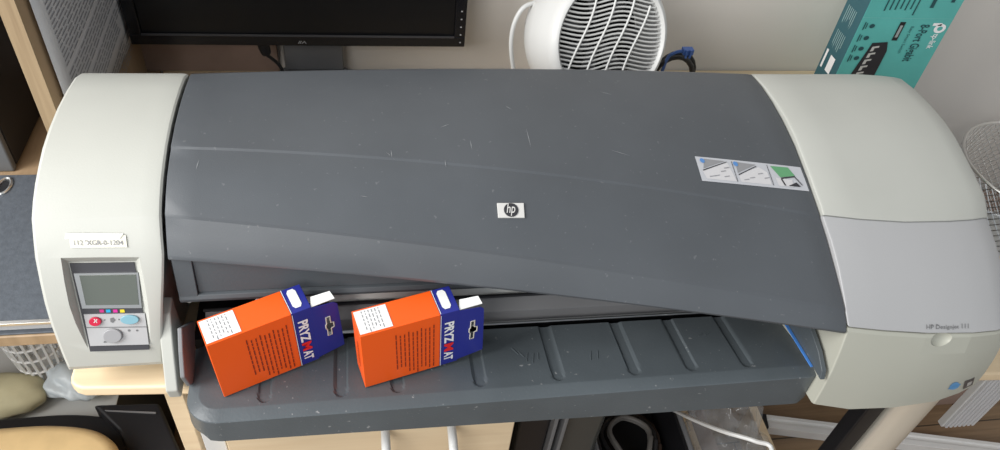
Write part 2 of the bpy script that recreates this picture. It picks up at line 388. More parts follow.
# handwritten paper strip above the panel
fn = LS.quad([(71, 247.5), (127.5, 247), (126, 235), (69, 235)], .0012)
lab = flat('paper_strip', yellowp_m, PR, fn, [('r', 0, 1, 0, 1)])
fn3 = LS.quad([(65.5, 238.5), (124, 238), (124, 232.8), (65.5, 233)], .0022)
flat('folded_edge', paper_m, lab, fn3, [('p', [(0, 0), (.94, 0), (1, .9), (.02, 1)])])
fn2 = LS.quad([(71, 247.5), (127.5, 247), (126, 235), (69, 235)], .0018)
flat('handwriting', ghost_m, lab, fn2, [('t', "112 'XGR-0-1204", .08, .94, .20, .62, .012)])
# inner skirt of the left cover and hinge bracket
b = nb(); pp = [at_x(px, py, -.409) for px, py in ((170, 262), (178, 300), (177, 330), (187, 392), (183, 394), (170, 372), (165, 362))]
pp = [(-.411, -.030, .085), (-.411, -.050, .080), (-.411, -.066, .055), (-.411, -.078, .035), (-.411, -.096, .004), (-.411, -.092, -.014), (-.411, -.03, -.014)]
pp = [(-.4285, y, z) for _, y, z in pp]; prism(b, pp, (.013, 0, 0)); finish('inner_skirt', b, lcap_m, PR, smooth=0, bevel=.002)
b = nb(); prism(b, [at_x(px, py, -.4045) for px, py in ((177, 328), (190, 321), (191, 356), (189, 384), (186, 386), (180, 378), (178, 352))], (.005, 0, 0)); finish('hinge_bracket', b, mat('light_charcoal_plastic', (.20, .21, .22), .5), PR, smooth=0, bevel=.0015)

# lid
cA = lambda pts: pts
colL = [(.213, .190), (.212, .205), (.20, .212), (.17, .2165), (.14, .219), (.115, .2195), (.095, .219), (.078, .217), (.062, .2143), (.045, .2105), (.026, .2055), (.007, .1975), (-.011, .1865), (-.024, .171), (-.036, .155), (-.0385, .150)]
colR = [(.208, .190), (.207, .209), (.195, .2155), (.165, .2185), (.132, .2185), (.095, .2155), (.055, .209), (.008, .1965), (-.038, .1810), (-.064, .1715), (-.090, .1605), (-.116, .149), (-.139, .1365), (-.150, .1295), (-.1575, .1215), (-.1565, .117)]
zU = at_y(520, 173, .022)[2]; zL = at_y(520, 256, -.068)[2]; zE = at_y(520, 289.5, -.086)[2]
colM = [(.2105, .190), (.2095, .209), (.1975, .216), (.168, .2195), (.137, .2205), (.108, .219), (.080, .216), (.052, .2115), (.022, float(zU)), (.001, .1995), (-.022, .1905), (-.045, .180), (-.068, float(zL)), (-.078, float(zL + zE) / 2 + .002), (-.086, float(zE)), (-.0855, float(zE) - .004)]
def lidp(s, j):  # quadratic through the three columns
    l0 = (s - .5) * (s - 1) * 2; l1 = -4 * s * (s - 1); l2 = s * (s - .5) * 2
    bow = .0055 * l1 * (1 if j < 8 else max(0, (12 - j) / 4)) + (.0012 if j == 8 else .0014 if j == 12 else 0)
    return np.array([0, l0 * colL[j][0] + l1 * colM[j][0] + l2 * colR[j][0], l0 * colL[j][1] + l1 * colM[j][1] + l2 * colR[j][1] + bow])
NS = 24; LX0, LX1 = -.4060, .2985
G = []
for i in range(NS + 1):
    s = i / NS; rowp = []
    base = []
    for j in range(16):
        p = lidp(s, j); p[0] = LX0 + (LX1 - LX0) * s; base.append(p)
    for j in range(16):
        rowp.append(base[j])
        if j in (8, 12):
            d_ = base[j + 1] - base[j]; d_ = d_ / np.linalg.norm(d_); rowp.append(base[j] + d_ * .0022 + np.array([0, 0, -.0013]))
    G.append(rowp)
CS = Surf(G)
b = nb(); g = [[b.verts.new(tuple(map(float, p))) for p in rowp] for rowp in G]
for i in range(NS):
    for j in range(17): b.faces.new([g[i][j], g[i + 1][j], g[i + 1][j + 1], g[i][j + 1]])
lid = finish('lid', b, dark_m, PR, smooth=20)
for e_ in lid.data.edges:
    if {v % 18 for v in e_.vertices} in ({8}, {9}, {13}, {14}): e_.use_edge_sharp = True
so = lid.modifiers.new('thick', 'SOLIDIFY'); so.thickness = .0035; so.offset = -1 if True else 1; so.use_even_offset = True
bv = lid.modifiers.new('bevel', 'BEVEL'); bv.width = .0012; bv.segments = 2; bv.limit_method = 'ANGLE'; bv.angle_limit = math.radians(50)
# make sure solidify goes inwards
n0 = lid.data.polygons[5 * 17 + 5].normal
if n0.z < 0: lid.data.flip_normals()
# maker badge
fn = CS.quad([(498, 218.3), (524.5, 218.3), (523.5, 203.6), (496.8, 203.6)], .0022)
b = nb(); lo = CS.quad([(498, 218.3), (524.5, 218.3), (523.5, 203.6), (496.8, 203.6)], -.0002)
loft(b, [[lo(0, 0), lo(1, 0), lo(1, 1), lo(0, 1)], [fn(0, 0), fn(1, 0), fn(1, 1), fn(0, 1)]])
badge = finish('badge', b, mat('badge_silver', (.62, .61, .59), .35), PR, smooth=0, bevel=.0005)
fb = CS.quad([(498, 218.3), (524.5, 218.3), (523.5, 203.6), (496.8, 203.6)], .0028)
flat('badge_disc', ink_m, badge, fb, [('p', [(.5 + .27 * math.cos(a * math.pi / 16), .5 + .46 * math.sin(a * math.pi / 16)) for a in range(32)])])
fb2 = CS.quad([(498, 218.3), (524.5, 218.3), (523.5, 203.6), (496.8, 203.6)], .0032)
V, Fc = text2d('hp', .012)
flat('badge_letters', mat('badge_silver', ()), badge, lambda a, c: fb2(a + (c - .5) * .10, c), [('t', 'hp', .345, .655, .10, .92, .006)])
# instruction sticker
SQ = [(702, 181), (809, 191.5), (800, 167.5), (694.5, 156.5)]
f1 = CS.quad(SQ, .0005); f2 = CS.quad(SQ, .0009); f3 = CS.quad(SQ, .0013)
st = flat('instruction_sticker', mat('sticker_white', (.50, .51, .54), .4), PR, f1, [('r', 0, 1, 0, 1)])
flat('printed_picture', mat('sticker_grey', (.27, .27, .28), .5), st, f2, [('p', [(.045, .50), (.27, .90), (.08, .92)]), ('p', [(.36, .45), (.56, .88), (.37, .92)])])
flat('printed_picture', mat('sticker_pale', (.60, .59, .60), .5), st, f2, [('p', [(.03, .42), (.29, .85), (.33, .10), (.05, .10)]), ('p', [(.36, .38), (.58, .80), (.65, .60), (.655, .10), (.37, .10)]), ('p', [(.71, .42), (.87, .40), (.86, .10), (.72, .10)])])
flat('printed_picture', mat('sticker_green', (.12, .33, .16), .5), st, f2, [('p', [(.70, .90), (.87, .92), (.91, .58), (.76, .45)])])
flat('printed_lines', ink_m, st, f3, [('p', [(.035, .44), (.285, .88), (.285, .85), (.036, .40)]), ('p', [(.36, .39), (.56, .83), (.56, .80), (.361, .35)]), ('p', [(.76, .43), (.905, .56), (.905, .52), (.765, .38)]), ('p', [(.77, .40), (.79, .12), (.775, .12), (.757, .38)]), ('p', [(.81, .12), (.93, .13), (.90, .30)]), ('p', [(.905, .54), (.955, .2), (.945, .2), (.895, .52)]),
      ('p', [(.33, .08), (.335, .08), (.335, .92), (.33, .92)]), ('p', [(.665, .08), (.67, .08), (.67, .92), (.665, .92)])])
flat('printed_numbers', mat('sticker_blue', (.10, .25, .55), .5), st, f3, [('p', [(.055 + .022 * math.cos(a * math.pi / 8), .82 + .10 * math.sin(a * math.pi / 8)) for a in range(16)]), ('p', [(.365 + .022 * math.cos(a * math.pi / 8), .82 + .10 * math.sin(a * math.pi / 8)) for a in range(16)])])
flat('printed_sketch', ghost_m, st, f3, [('p', [(a, c), (a + .05, c + .05), (a + .05, c + .02), (a, c - .03)]) for a, c in ((.08, .2), (.13, .25), (.2, .45), (.24, .6), (.40, .2), (.46, .3), (.55, .5), (.60, .35), (.22, .25))])
# a few scratches on the lid
scr = []
fs = lambda px, py: CS.at(*CS.uv(px, py), .0005)
b = nb()
for x0, y0, x1, y1 in ((505, 106, 512, 110), (440, 128, 450, 124), (526, 128, 531, 148), (610, 150, 630, 156), (386, 152, 395, 160), (391, 150, 392, 158), (196, 170, 199, 160), (360, 196, 368, 197), (470, 140, 472, 150), (600, 92, 612, 95), (680, 118, 684, 119), (445, 160, 446, 168)):
    p, q = fs(x0, y0), fs(x1, y1); m_ = (p + q) / 2; d = np.cross(q - p, (0, 0, 1)); d = d / np.linalg.norm(d) * .00045
    b.faces.new([b.verts.new(tuple(map(float, t))) for t in (p, m_ - d, q, m_ + d)])
me = bpy.data.meshes.new('scratches'); b.to_mesh(me); b.free(); finish('scratches', me, mat('pale_scratch', (.26, .27, .28), .6), lid, smooth=0)

# right end: upper cover, front panel, ink door
XS = [.300, .3035, .345, .40, .46, .495, .517, .525]
C1 = [(-.041, .185), (-.0415, .1855), (-.0475, .1835), (-.0515, .1805), (-.0500, .1775), (-.0460, .1745), (-.041, .1715), (-.038, .168)]
C2 = [(-.1545, .1265), (-.155, .126), (-.157, .119), (-.160, .113), (-.160, .108), (-.157, .105), (-.151, .103), (-.145, .101)]
C3 = [(-.174, .006), (-.1745, .005), (-.1815, .0), (-.184, .0), (-.181, .001), (-.174, .004), (-.168, .010), (-.160, .016)]
topR = [(.208, .200), (.204, .211), (.19, .2175), (.16, .2215), (.128, .2225), (.094, .2215), (.065, .2175), (.04, .211), (.012, .2035), (-.016, .195)]
def outz(x): return max(0, (x - .46)) / .065
S1, S2, S3, GT = [], [], [], []
for x, c1, c2, c3 in zip(XS, C1, C2, C3):
    dz = -.006 * outz(x) ** 1.5 - (.004 if x > .52 else 0) - (.0015 if x < .301 else 0)
    tp = [(y, z + dz) for y, z in topR]
    ft = [(tp[-1][0] * .45 + c1[0] * .55, tp[-1][1] * .45 + c1[1] * .55 + .001), c1]
    S1.append([(x, *q) for q in [(.210, -.016), (.210, .1)] + tp + ft + [(c1[0] + .004, c1[1] - .006), (.02, .15), (.03, -.016)]])
    GT.append([(x, *q) for q in tp + ft])
    mid = [(c1[0] + (c2[0] - c1[0]) * t - 0.008 * math.sin(math.pi * t) * .3, c1[1] + (c2[1] - c1[1]) * t + .010 * math.sin(math.pi * t) * .6) for t in (.25, .5, .75, .93)]
    S2.append([(x, c1[0], c1[1] - .0016)] + [(x, y, z - .001) for y, z in mid] + [(x, c2[0], c2[1]), (x, c2[0] + .006, c2[1] - .001), (x, .0, .10), (x, .0, .155)])
    mid3 = [(c2[0] + (c3[0] - c2[0]) * t - .004 * math.sin(math.pi * t), c2[1] + (c3[1] - c2[1]) * t) for t in (.05, .25, .5, .75, .95)]
    S3.append([(x, c2[0] + .001, c2[1] - .0022)] + [(x, y, z) for y, z in mid3] + [(x, c3[0], c3[1]), (x, c3[0] + .004, c3[1] - .003), (x, -.02, -.016), (x, -.0, .095)])
b = nb(); loft(b, S1); finish('right_end_cover', b, cap_m, PR, smooth=28, bevel=.0012)
b = nb(); loft(b, S2); fp = finish('front_panel', b, panel_m, PR, smooth=28, bevel=.0012)
b = nb(); loft(b, S3); door = finish('ink_door', b, door_m, PR, smooth=28, bevel=.0012)
DS = Surf([s[1:7] for s in S3]); PS = Surf([s[0:6] for s in S2])
# finger notch
q = DS.at(*DS.uv(941, 341)); b = nb()
bmesh.ops.create_icosphere(b, subdivisions=4, radius=.0115, matrix=Matrix.Translation(Vector(q) + Vector((0, -.002, .004))) @ Matrix.Diagonal((1.25, .75, 1, 1)))
cut(door, b)
f = PS.quad([(926, 330.5), (968, 329.5), (968, 323.5), (926, 324.5)], .0007)
flat('model_lettering', grey_m, fp, f, [('t', 'HP Designjet 111', 0, 1, 0, 1, .004)])
f = DS.quad([(948, 391), (960.5, 387), (960.5, 380), (948, 384)], .0006); bl = flat('round_sticker', mat('sticker_sky', (.12, .33, .62), .4), door, f, [('p', [(.5 + .42 * math.cos(a * math.pi / 10), .5 + .48 * math.sin(a * math.pi / 10)) for a in range(20)]), ('p', [(0, .3), (1, .45), (1, .6), (0, .45)])])
sq = [(962.5, 389), (972, 384.5), (974.5, 377), (964.5, 381)]
f = DS.quad(sq, .0006); ds = flat('square_sticker', mat('sticker_dark', (.10, .09, .09), .4), door, f, [('r', 0, 1, 0, 1)])
f = DS.quad(sq, .0010); flat('sticker_print', mat('sticker_tan', (.45, .43, .40), .5), ds, f, [('p', [(.25, .25), (.75, .25), (.75, .75), (.25, .75)])])
f = DS.quad([(923, 413 - 15), (929, 396), (929, 392), (923, 394)], .0006)

# chassis with the paper opening
ch = [(.206, -.015), (.206, .19), (.19, .203), (.094, .208), (.03, .195), (.0, .180), (-.018, .160), (-.030, .148), (-.037, .100), (-.030, .094), (.02, .092), (.05, .085), (.05, .03), (.035, .015), (-.034, .012), (-.034, -.015)]
b = nb(); loft(b, [[(x, y, z) for y, z in ch] for x in (-.4065, .2995)]); finish('chassis', b, black_m, PR, smooth=0)
# front fascia under the lid: frame with sunk middle
b = nb()
def bar(b, x0, x1, pr): loft(b, [[(x, y, z) for y, z in pr] for x in (x0, x1)])
bar(b, -.404, -.385, [(-.028, .156), (-.0335, .157), (-.046, .092), (-.038, .089)])
bar(b, -.404, .296, [(-.0345, .101), (-.0440, .1005), (-.0465, .096), (-.0455, .0915), (-.0345, .0905)])
bar(b, -.385, .296, [(-.026, .157), (-.0315, .158), (-.0405, .1008), (-.0345, .1008)])
finish('fascia', b, chas_m, PR, smooth=0, bevel=.0008)
# platen, rollers and rails seen in the opening
b = nb(); bar(b, -.335, .290, [(.045, .070), (.028, .075), (.020, .070), (.012, .070), (-.004, .058), (-.012, .060), (-.020, .050), (-.020, .014), (.045, .014)]); finish('platen', b, metal_m, PR, smooth=0, bevel=.0008)
b = nb(); bar(b, -.39, .290, [(-.0205, .046), (-.034, .034), (-.036, .014), (-.0205, .014)]); finish('output_guide', b, grey_m, PR, smooth=0, bevel=.001)
b = nb(); tube(b, [(-.39, -.043, .023), (.285, -.043, .023)], .0021, 8); finish('rail', b, silver_m, PR)
b = nb(); tube(b, [(-.39, -.0245, .052), (.285, -.0245, .052)], .0022, 8); finish('roller_shaft', b, black_m, PR)
b = nb(); q = at_y(633, 304, -.012); box(b, float(q[0]) - .020, float(q[0]) + .020, -.036, -.0206, .040, .052); br = finish('bracket', b, metal_m, PR, smooth=0, bevel=.001)
for dx in (-.014, .010):
    b = nb(); lathe(b, [(.002, .0520), (.002, .0535)], 12, float(q[0]) + dx, -.029); finish('screw', b, white_m, br)
b = nb(); q = at_y(192, 308, -.036); tube(b, [(float(q[0]), -.0365, .085), (float(q[0]), -.039, .084)], .0022, 10); finish('screw', b, metal_m, PR)

# output tray: fine grid top with pressed channels, sloped rim, skirt
TX0, TX1, TY0, TY1 = -.403, .312, -.1410, -.046
TZ = .0165
ribs = [float(at_z(px, py, TZ + zz)[0]) for px, py, zz in ((264, 398, .004), (341, 394, .007), (398, 389, .009), (481, 383, .012), (560, 378, .015), (637, 374, .018), (695, 370, .021), (751, 367, .023))]
def rib_h(x, y):
    h = 0
    for rx in ribs:
        dy = min(0, y + .119); d = math.hypot(x - rx, dy) if y < -.119 else abs(x - rx)
        e = (d - .0056) / .0018
        if e < 1: h = min(h, -.0024 * (1 - max(0, e)) if e > 0 else -.0024)
    return h
NX, NY = 340, 56; rc = .030
def tray_pt(i, j, inset=.0):
    return None
b = nb(); iT = .013
x0, x1, y0, y1 = TX0 + iT, TX1 - iT, TY0 + .011, TY1
gv = {}
def inside(x, y):
    for cx in (x0 + rc * .7, x1 - rc * .5):
        r_ = rc * .7 if cx < 0 else rc * .5
        if y < y0 + r_ and ((cx < 0 and x < cx) or (cx > 0 and x > cx)): 
            return math.hypot(x - cx, y - y0 - r_) <= r_
    return True
rows = []
for j in range(NY + 1):
    y = y0 + (y1 - y0) * j / NY
    # row limits follow the rounded corners
    rL, rR = rc * .7, rc * .25
    xa = x0 if y >= y0 + rL else x0 + rL - math.sqrt(max(0, rL ** 2 - (y0 + rL - y) ** 2))
    xb = x1 if y >= y0 + rR else x1 - rR + math.sqrt(max(0, rR ** 2 - (y0 + rR - y) ** 2))
    rows.append([b.verts.new((xa + (xb - xa) * i / NX, y, TZ + rib_h(xa + (xb - xa) * i / NX, y))) for i in range(NX + 1)])
for j in range(NY):
    for i in range(NX): b.faces.new([rows[j][i], rows[j][i + 1], rows[j + 1][i + 1], rows[j + 1][i]])
loop = [rows[j][0] for j in range(NY, 0, -1)] + rows[0] + [rows[j][NX] for j in range(1, NY + 1)]
def off_loop(loop, d, z):
    out = []
    for k, v in enumerate(loop):
        a = loop[max(0, k - 1)].co; c = loop[min(len(loop) - 1, k + 1)].co; t = (c - a); t.z = 0; t.normalize(); n = Vector((t.y, -t.x, 0))
        out.append(b.verts.new((v.co.x + n.x * d, v.co.y + n.y * d, z)))
    return out
prev = loop
for d, z in ((.0006, .0164), (.0125, .0105), (.0132, .0095), (.0145, -.0150), (.0130, -.0175)):
    cur = off_loop(loop, d, z)
    for k in range(len(loop) - 1): b.faces.new([prev[k], prev[k + 1], cur[k + 1], cur[k]])
    prev = cur
b.faces.new(prev[::-1]) if False else None
def twist(x, y, z):
    s_ = (x - TX0) / (TX1 - TX0); f_ = min(1.15, max(0, (TY1 - y) / (TY1 - TY0))); lo = 1 if z < 0 else 0; return (x, y - .014 * s_ * f_, z + (.007 if lo else .027) * s_ * f_ - (.0085 * lo if y < -.142 else 0))
for v in b.verts: v.co = twist(*v.co)
tray = finish('output_tray', b, tray_m, PR, smooth=24)
b = nb(); box(b, x0, x1, y0 + .03, y1 + .002, -.0175, .004); finish('tray_underside', b, black_m, PR, smooth=0)
# raised marks pressed in the tray
b = nb()
for px, py, l, a in ((515, 347, .012, -1), (521, 350, .010, -1), (527, 353, .012, 1.3), (533, 354, .014, 1.3), (538, 352, .010, 1.4), (590, 352, .013, 1.3), (597, 351, .012, 1.3), (700, 331, .008, .6), (707, 330, .008, .5)):
    p = at_z(px, py, TZ + .010); dx, dy = math.cos(a) * l / 2, math.sin(a) * l / 2
    tube(b, [twist(p[0] - dx, p[1] - dy, TZ), twist(p[0] + dx, p[1] + dy, TZ)], .0008, 5)
finish('size_marks', b, tray_m, tray)
# curved end fence of the tray with a thin blue strip painted as reflected light
b = nb(); pts = [at_x(px, py, .2895) for px, py in ((783, 317), (786, 311), (797, 311), (806, 317), (812, 333), (818, 351), (822, 371), (820, 380), (812, 366))]
prism(b, pts, (.006, 0, 0)); finish('tray_end_guide', b, tray_m, PR, smooth=30, bevel=.001)
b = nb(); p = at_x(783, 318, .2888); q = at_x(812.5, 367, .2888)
prism(b, [(p[0], p[1], p[2]), (p[0] - .0035, p[1], p[2]), (q[0] - .0025, q[1], q[2]), (q[0], q[1], q[2])], (0, 0, .0015)); finish('edge_reflection', b, edge_glint_m, tray, smooth=0)

# ------------------------------------------------------------------ cartridge boxes on the tray
BL, BW, BH = .106, .034, .094
def make_box():
    t = thing('cartridge_box', '', 'box')
    e = .085
    b = nb(); box(b, 0, e, 0, BW, 0, BH); body = finish('carton', b, orange_m, t, smooth=0, bevel=.0006)
    b = nb(); box(b, e, BL, 0, BW, 0, BH); band = finish('blue_end', b, blue_m, t, smooth=0, bevel=.0006)
    # hanging tab with slot
    b = nb()
    out = [(BL - .0005, .003), (BL + .030, .008), (BL + .0285, .060), (BL + .0275, BH - .010), (BL + .024, BH - .006), (BL - .0005, BH - .002)]
    cx, cz = BL + .0155, .052
    hole = [(-.0022, -.016), (.0022, -.016), (.0022, -.005), (.0055, -.004), (.0055, .004), (.0022, .005), (.0022, .016), (-.0022, .016), (-.0022, .005), (-.0035, .003), (-.0035, -.003), (-.0022, -.005)]
    ed = []
    for lp in (out, [(cx + x, cz + z) for x, z in hole]):
        vs = [b.verts.new((x, .0006, z)) for x, z in lp]
        for i in range(len(vs)): ed.append(b.edges.new((vs[i], vs[(i + 1) % len(vs)])))
    bmesh.ops.triangle_fill(b, edges=ed, use_beauty=True)
    tab = finish('hanging_tab', b, blue_m, t, smooth=0); s = tab.modifiers.new('thick', 'SOLIDIFY'); s.thickness = .0007
    b = nb(); prism(b, [(BL, .001, BH - .002), (BL + .026, .0018, BH - .003), (BL + .024, .010, BH + .001), (BL + .004, .013, BH - .001)], (0, 0, .0005)); finish('inner_flap', b, paper_m, t, smooth=0)
    b = nb(); bb = [(cx + x, -.0004, cz + z) for x, z in hole]; tube(b, bb, .0007, 5, closed=True); finish('slot_rim', b, mat('pale_card_edge', (.62, .58, .50), .6), tab)
    ff = lambda a, c: (a * BL, -.0006, c * BH)      # front face
    ft = lambda a, c: (a * BL, c * BW, BH + .0006)  # top face
    fl = lambda a, c: (-.0006, a * BW, c * BH)
    st = flat('sticker', paper_m, t, ft, [('r', .01, .33, .06, .93)])
    ft2 = lambda a, c: (a * BL, c * BW, BH + .0010)
    it = []
    rnd = random.Random(3)
    for r_ in range(6):
        a = .08 + r_ * .033; c = .88; 
        while c > .2:
            l = rnd.uniform(.05, .16); it.append(('p', [(a, c), (a + .007, c), (a + .007, c - l), (a, c - l)])); c -= l + .05
    flat('sticker_print', ghost_m, st, ft2, it)
    flat('white_seal', paper_m, t, ft, [('p', [(.845, .25), (.865, .15), (.915, .15), (.935, .25), (.935, .80), (.915, .90), (.865, .90), (.845, .80)])])
    it = []
    for r_ in range(10):
        a = .34 + r_ * .043; c = .86 - (.03 if r_ % 3 else 0); end = .10 if r_ > 2 else .28
        while c > end:
            l = rnd.uniform(.04, .10); it.append(('p', [(a, c), (a + .010, c), (a + .010, c - l), (a, c - l)])); c -= l + .014
    flat('small_print', ored_m, body, ff, it)
    wh = mat('white_ink', (.85, .85, .86), .5)
    tt = flat('brand_lettering', wh, band, ff, [('tv', 'PRYZ', .845, .945, .435, .83, .034), ('tv', 'AT', .845, .945, .085, .255, .034)])
    flat('brand_mark', red_m, band, ff, [('tv', 'M', .845, .945, .27, .42, .04)])
    flat('white_border', wh, band, ff, [('p', [(.803, .01), (.809, .01), (.809, .985), (.803, .985)])])
    flat('white_border', wh, band, ft, [('p', [(.803, .01), (.809, .01), (.809, .985), (.803, .985)])])
    flat('end_print', ored_m, body, fl, [('p', [(.35 + .05 * k, .25), (.37 + .05 * k, .25), (.37 + .05 * k, .7), (.35 + .05 * k, .7)]) for k in range(5)])
    return t
b1 = make_box(); b2 = copy_tree(b1)
b1.location = (-.3630, -.1180, TZ + .0026); b1.rotation_euler = (.02, -.035, .387); tag(b1, 'left one of two orange and blue cartridge boxes on the tray, nearest the control panel', 'box', 'cartridge boxes on the printer tray')
b2.location = (-.2155, -.1210, TZ + .0070); b2.rotation_euler = (.02, -.038, .240); tag(b2, 'right one of two orange and blue cartridge boxes, standing mid tray below the lid', 'box', 'cartridge boxes on the printer tray')

# ------------------------------------------------------------------ monitor
mz = .0715; MX0, MX1, MY = -.556, -.041, .50
mon = thing('monitor', 'black flat screen monitor, switched off, standing behind the printer on a grey foot', 'monitor', (-.3, .53, DZ))
b = nb(); fr_ = .018
box(b, MX0, MX1, MY, MY + .012, mz, mz + .335)
for (xa, xb, za, zb) in ((MX0, MX1, mz, mz + fr_), (MX0, MX1, mz + .335 - fr_, mz + .335), (MX0, MX0 + fr_, mz + fr_, mz + .335 - fr_), (MX1 - fr_, MX1, mz + fr_, mz + .335 - fr_)): box(b, xa, xb, MY - .006, MY, za, zb)
bez = finish('bezel', b, blacks_m, mon, smooth=0, bevel=.0015)
b = nb(); box(b, MX0 + .03, MX1 - .03, MY + .012, MY + .045, mz + .03, mz + .30); finish('back_cover', b, black_m, mon, smooth=0, bevel=.008)
b = nb(); box(b, MX0 + fr_ + .001, MX1 - fr_ - .001, MY - .002, MY - .0005, mz + fr_ + .001, mz + .335 - fr_ - .001); finish('screen', b, screen_m, mon, smooth=0)
b = nb(); box(b, MX0 + fr_, MX1 - fr_, MY - .0065, MY - .0045, mz + fr_ - .0015, mz + fr_ + .0015); finish('bezel_lip', b, mat('bezel_lip', (.06, .06, .065), .3), mon, smooth=0)
mlx = float(at_y(303, 43, MY)[0]); gm = mat('grey_print', (.45, .45, .45), .5)
flat('maker_mark', gm, bez, lambda a, c: (mlx + a * .001, MY - .0066, mz + .007 + c * .001), [('p', [(-7, -2.5), (-6, -2.5), (-3.5, 2.5), (-4.5, 2.5)]), ('p', [(-4.5, -2.5), (-3.5, -2.5), (-1, 2.5), (-2, 2.5)]), ('p', [(-1.5, -2), (2.5, 1.5), (3, .7), (-1, -2.8)]), ('p', [(2, 2.5), (3, 2.5), (6, -2.5), (5, -2.5)])])
flat('key_marks', gm, bez, lambda a, c: (MX1 - .008 + a * .001, MY - .0066, mz + c * .001), [('r', -1.3, 1.3, z, z + 2.2) for z in (8, 22, 36, 50, 64)])
b = nb(); sx0, sx1 = float(at_y(283, 58, .53)[0]), float(at_y(343, 58, .53)[0])
box(b, sx0, sx1, .546, .558, DZ + .012, mz + .15); finish('stand_neck', b, grey_m, mon, smooth=0, bevel=.003)
b = nb(); prism(b, [(x, y, DZ) for x, y in rounded(sx0 - .012, sx1 + .012, .40, .560, .02)], (0, 0, .012)); finish('stand_foot', b, grey_m, mon, smooth=30, bevel=.002)
# video cable hanging from the monitor
cb = thing('video_cable', 'black video cable with thick plug hanging under the left half of the monitor', 'cable', (-.33, .52, DZ))
p0 = at_y(262, 40, .52); p1 = at_y(267, 55, .515); p2 = at_y(280, 66, .515); p3 = at_y(290, 82, .51)
b = nb(); tube(b, spline([(p0[0], .52, p0[2] + .05), p0, (p1[0], p1[1], p1[2])], 5), [.009] * 8 + [.0085, .008, .006], 10); finish('plug', b, black_m, cb)
b = nb(); p2b = (float(p2[0]), .515, float(p2[2])); tube(b, spline([p1, p2b, (p3[0], .50, max(float(p3[2]), DZ + .004)), (p3[0] + .05, .44, DZ + .004)], 6), .0028, 8); finish('wire', b, black_m, cb)
# brown carton behind the monitor foot
b = nb(); q0 = at_y(142, 45, .56); q1 = at_y(281, 55, .56)
box(b, float(at_y(125, 72, .56)[0]) - .03, float(q1[0]) - .006, .562, .5715, DZ, .16); tag(finish('cardboard_sheet', b, card_m, smooth=0, bevel=.001), 'brown cardboard sheet leaning on the wall behind the monitor, left of its foot', 'cardboard')

# ------------------------------------------------------------------ fan heater
fan = thing('fan_heater', 'round white fan heater with wavy front grille behind the printer', 'fan', (.145, .42, DZ))
nf = Vector((.24, -.86, .36)).normalized(); fc = Vector(tuple(at_y(608.5, 40, .345)))
zx = Vector((1, 0, 0)); zx = (zx - nf * zx.dot(nf)).normalized(); zy = nf.cross(zx)
FM = Matrix((zx, zy, nf)).transposed().to_4x4(); FM.translation = fc
def ffin(name, b, m, sm=40, par=fan, bev=0):
    b.transform(FM); return finish(name, b, m, par, smooth=sm, bevel=bev)
b = nb(); lathe(b, [(.086, .004), (.087, .010), (.090, .013), (.094, .012), (.0985, .006), (.1005, -.004), (.104, -.018), (.107, -.040), (.105, -.065), (.093, -.092), (.070, -.105), (.050, -.113), (.0, -.115), (.0, -.110), (.05, -.108), (.075, -.09), (.082, -.06), (.083, -.02)], 56, close=True); hs = ffin('housing', b, white_m)
b = nb(); lathe(b, [(.082, -.055), (.0, -.055)], 40); ffin('inner_duct', b, black_m)
b = nb(); lathe(b, [(.0825, .002), (.0825, -.050), (.0815, -.050), (.0815, .002)], 48, close=True); ffin('duct_ring', b, mat('grey_plastic_ring', (.32, .32, .32), .5))
# blades behind the grille
b = nb()
for k_ in range(7):
    a = k_ * 2 * math.pi / 7; pts = []
    for r_, w_ in ((.015, .5), (.04, .42), (.07, .36)):
        for s_, h in ((-1, -.040), (1, -.030)): pts.append((r_ * math.cos(a + s_ * w_ * .5), r_ * math.sin(a + s_ * w_ * .5), h))
    v = [b.verts.new(p) for p in pts]
    for i in (0, 2): b.faces.new([v[i], v[i + 1], v[i + 3], v[i + 2]])
fb_ = ffin('blades', b, grey_m); fb_.modifiers.new('t', 'SOLIDIFY').thickness = .0015
b = nb(); RG = .087
def wavy(x): return .0042 * math.sin(x / RG * 4.6 + .8)
for i in range(-13, 14):
    yb = i * .0062; hw = math.sqrt(max(0, RG ** 2 - yb ** 2)) 
    if hw < .012: continue
    pts = [(-hw + 2 * hw * t / 18, yb + wavy(-hw + 2 * hw * t / 18), .007 - .000 * t) for t in range(19)]
    tube(b, pts, .0015, 6)
ffin('grille_slats', b, white_m)
b = nb()
for x0_ in (-.052, -.020, .012, .042):
    pts = []
    for t in range(15):
        y = -.085 + .17 * t / 14; x = x0_ + .022 * (y / .085) + .007 * math.sin(y / .085 * 3.0)
        if math.hypot(x, y) < RG: pts.append((x, y, .0085))
    if len(pts) > 2: tube(b, pts, .0016, 6)
ffin('grille_ribs', b, white_m)
b = nb(); pts = []
h = spline([at_y(536, 2, .40), at_y(523, 8, .39), at_y(514, 24, .385), at_y(511, 44, .38), at_y(513, 66, .375), at_y(519, 92, .37), at_y(530, 108, .38)], 6)
for p in h: pts.append(p)
b = nb(); tube(b, pts, .0033, 10); finish('handle', b, white_m, fan)
b = nb(); prism(b, [(x, y, DZ) for x, y in rounded(fc.x - .07, fc.x + .055, .34, .48, .03)], (0, 0, .035)); finish('foot', b, white_m, fan, smooth=30, bevel=.004)
b = nb(); box(b, fc.x - .03, fc.x + .02, .39, .45, DZ + .03, DZ + .10); finish('neck', b, white_m, fan, smooth=0, bevel=.004)

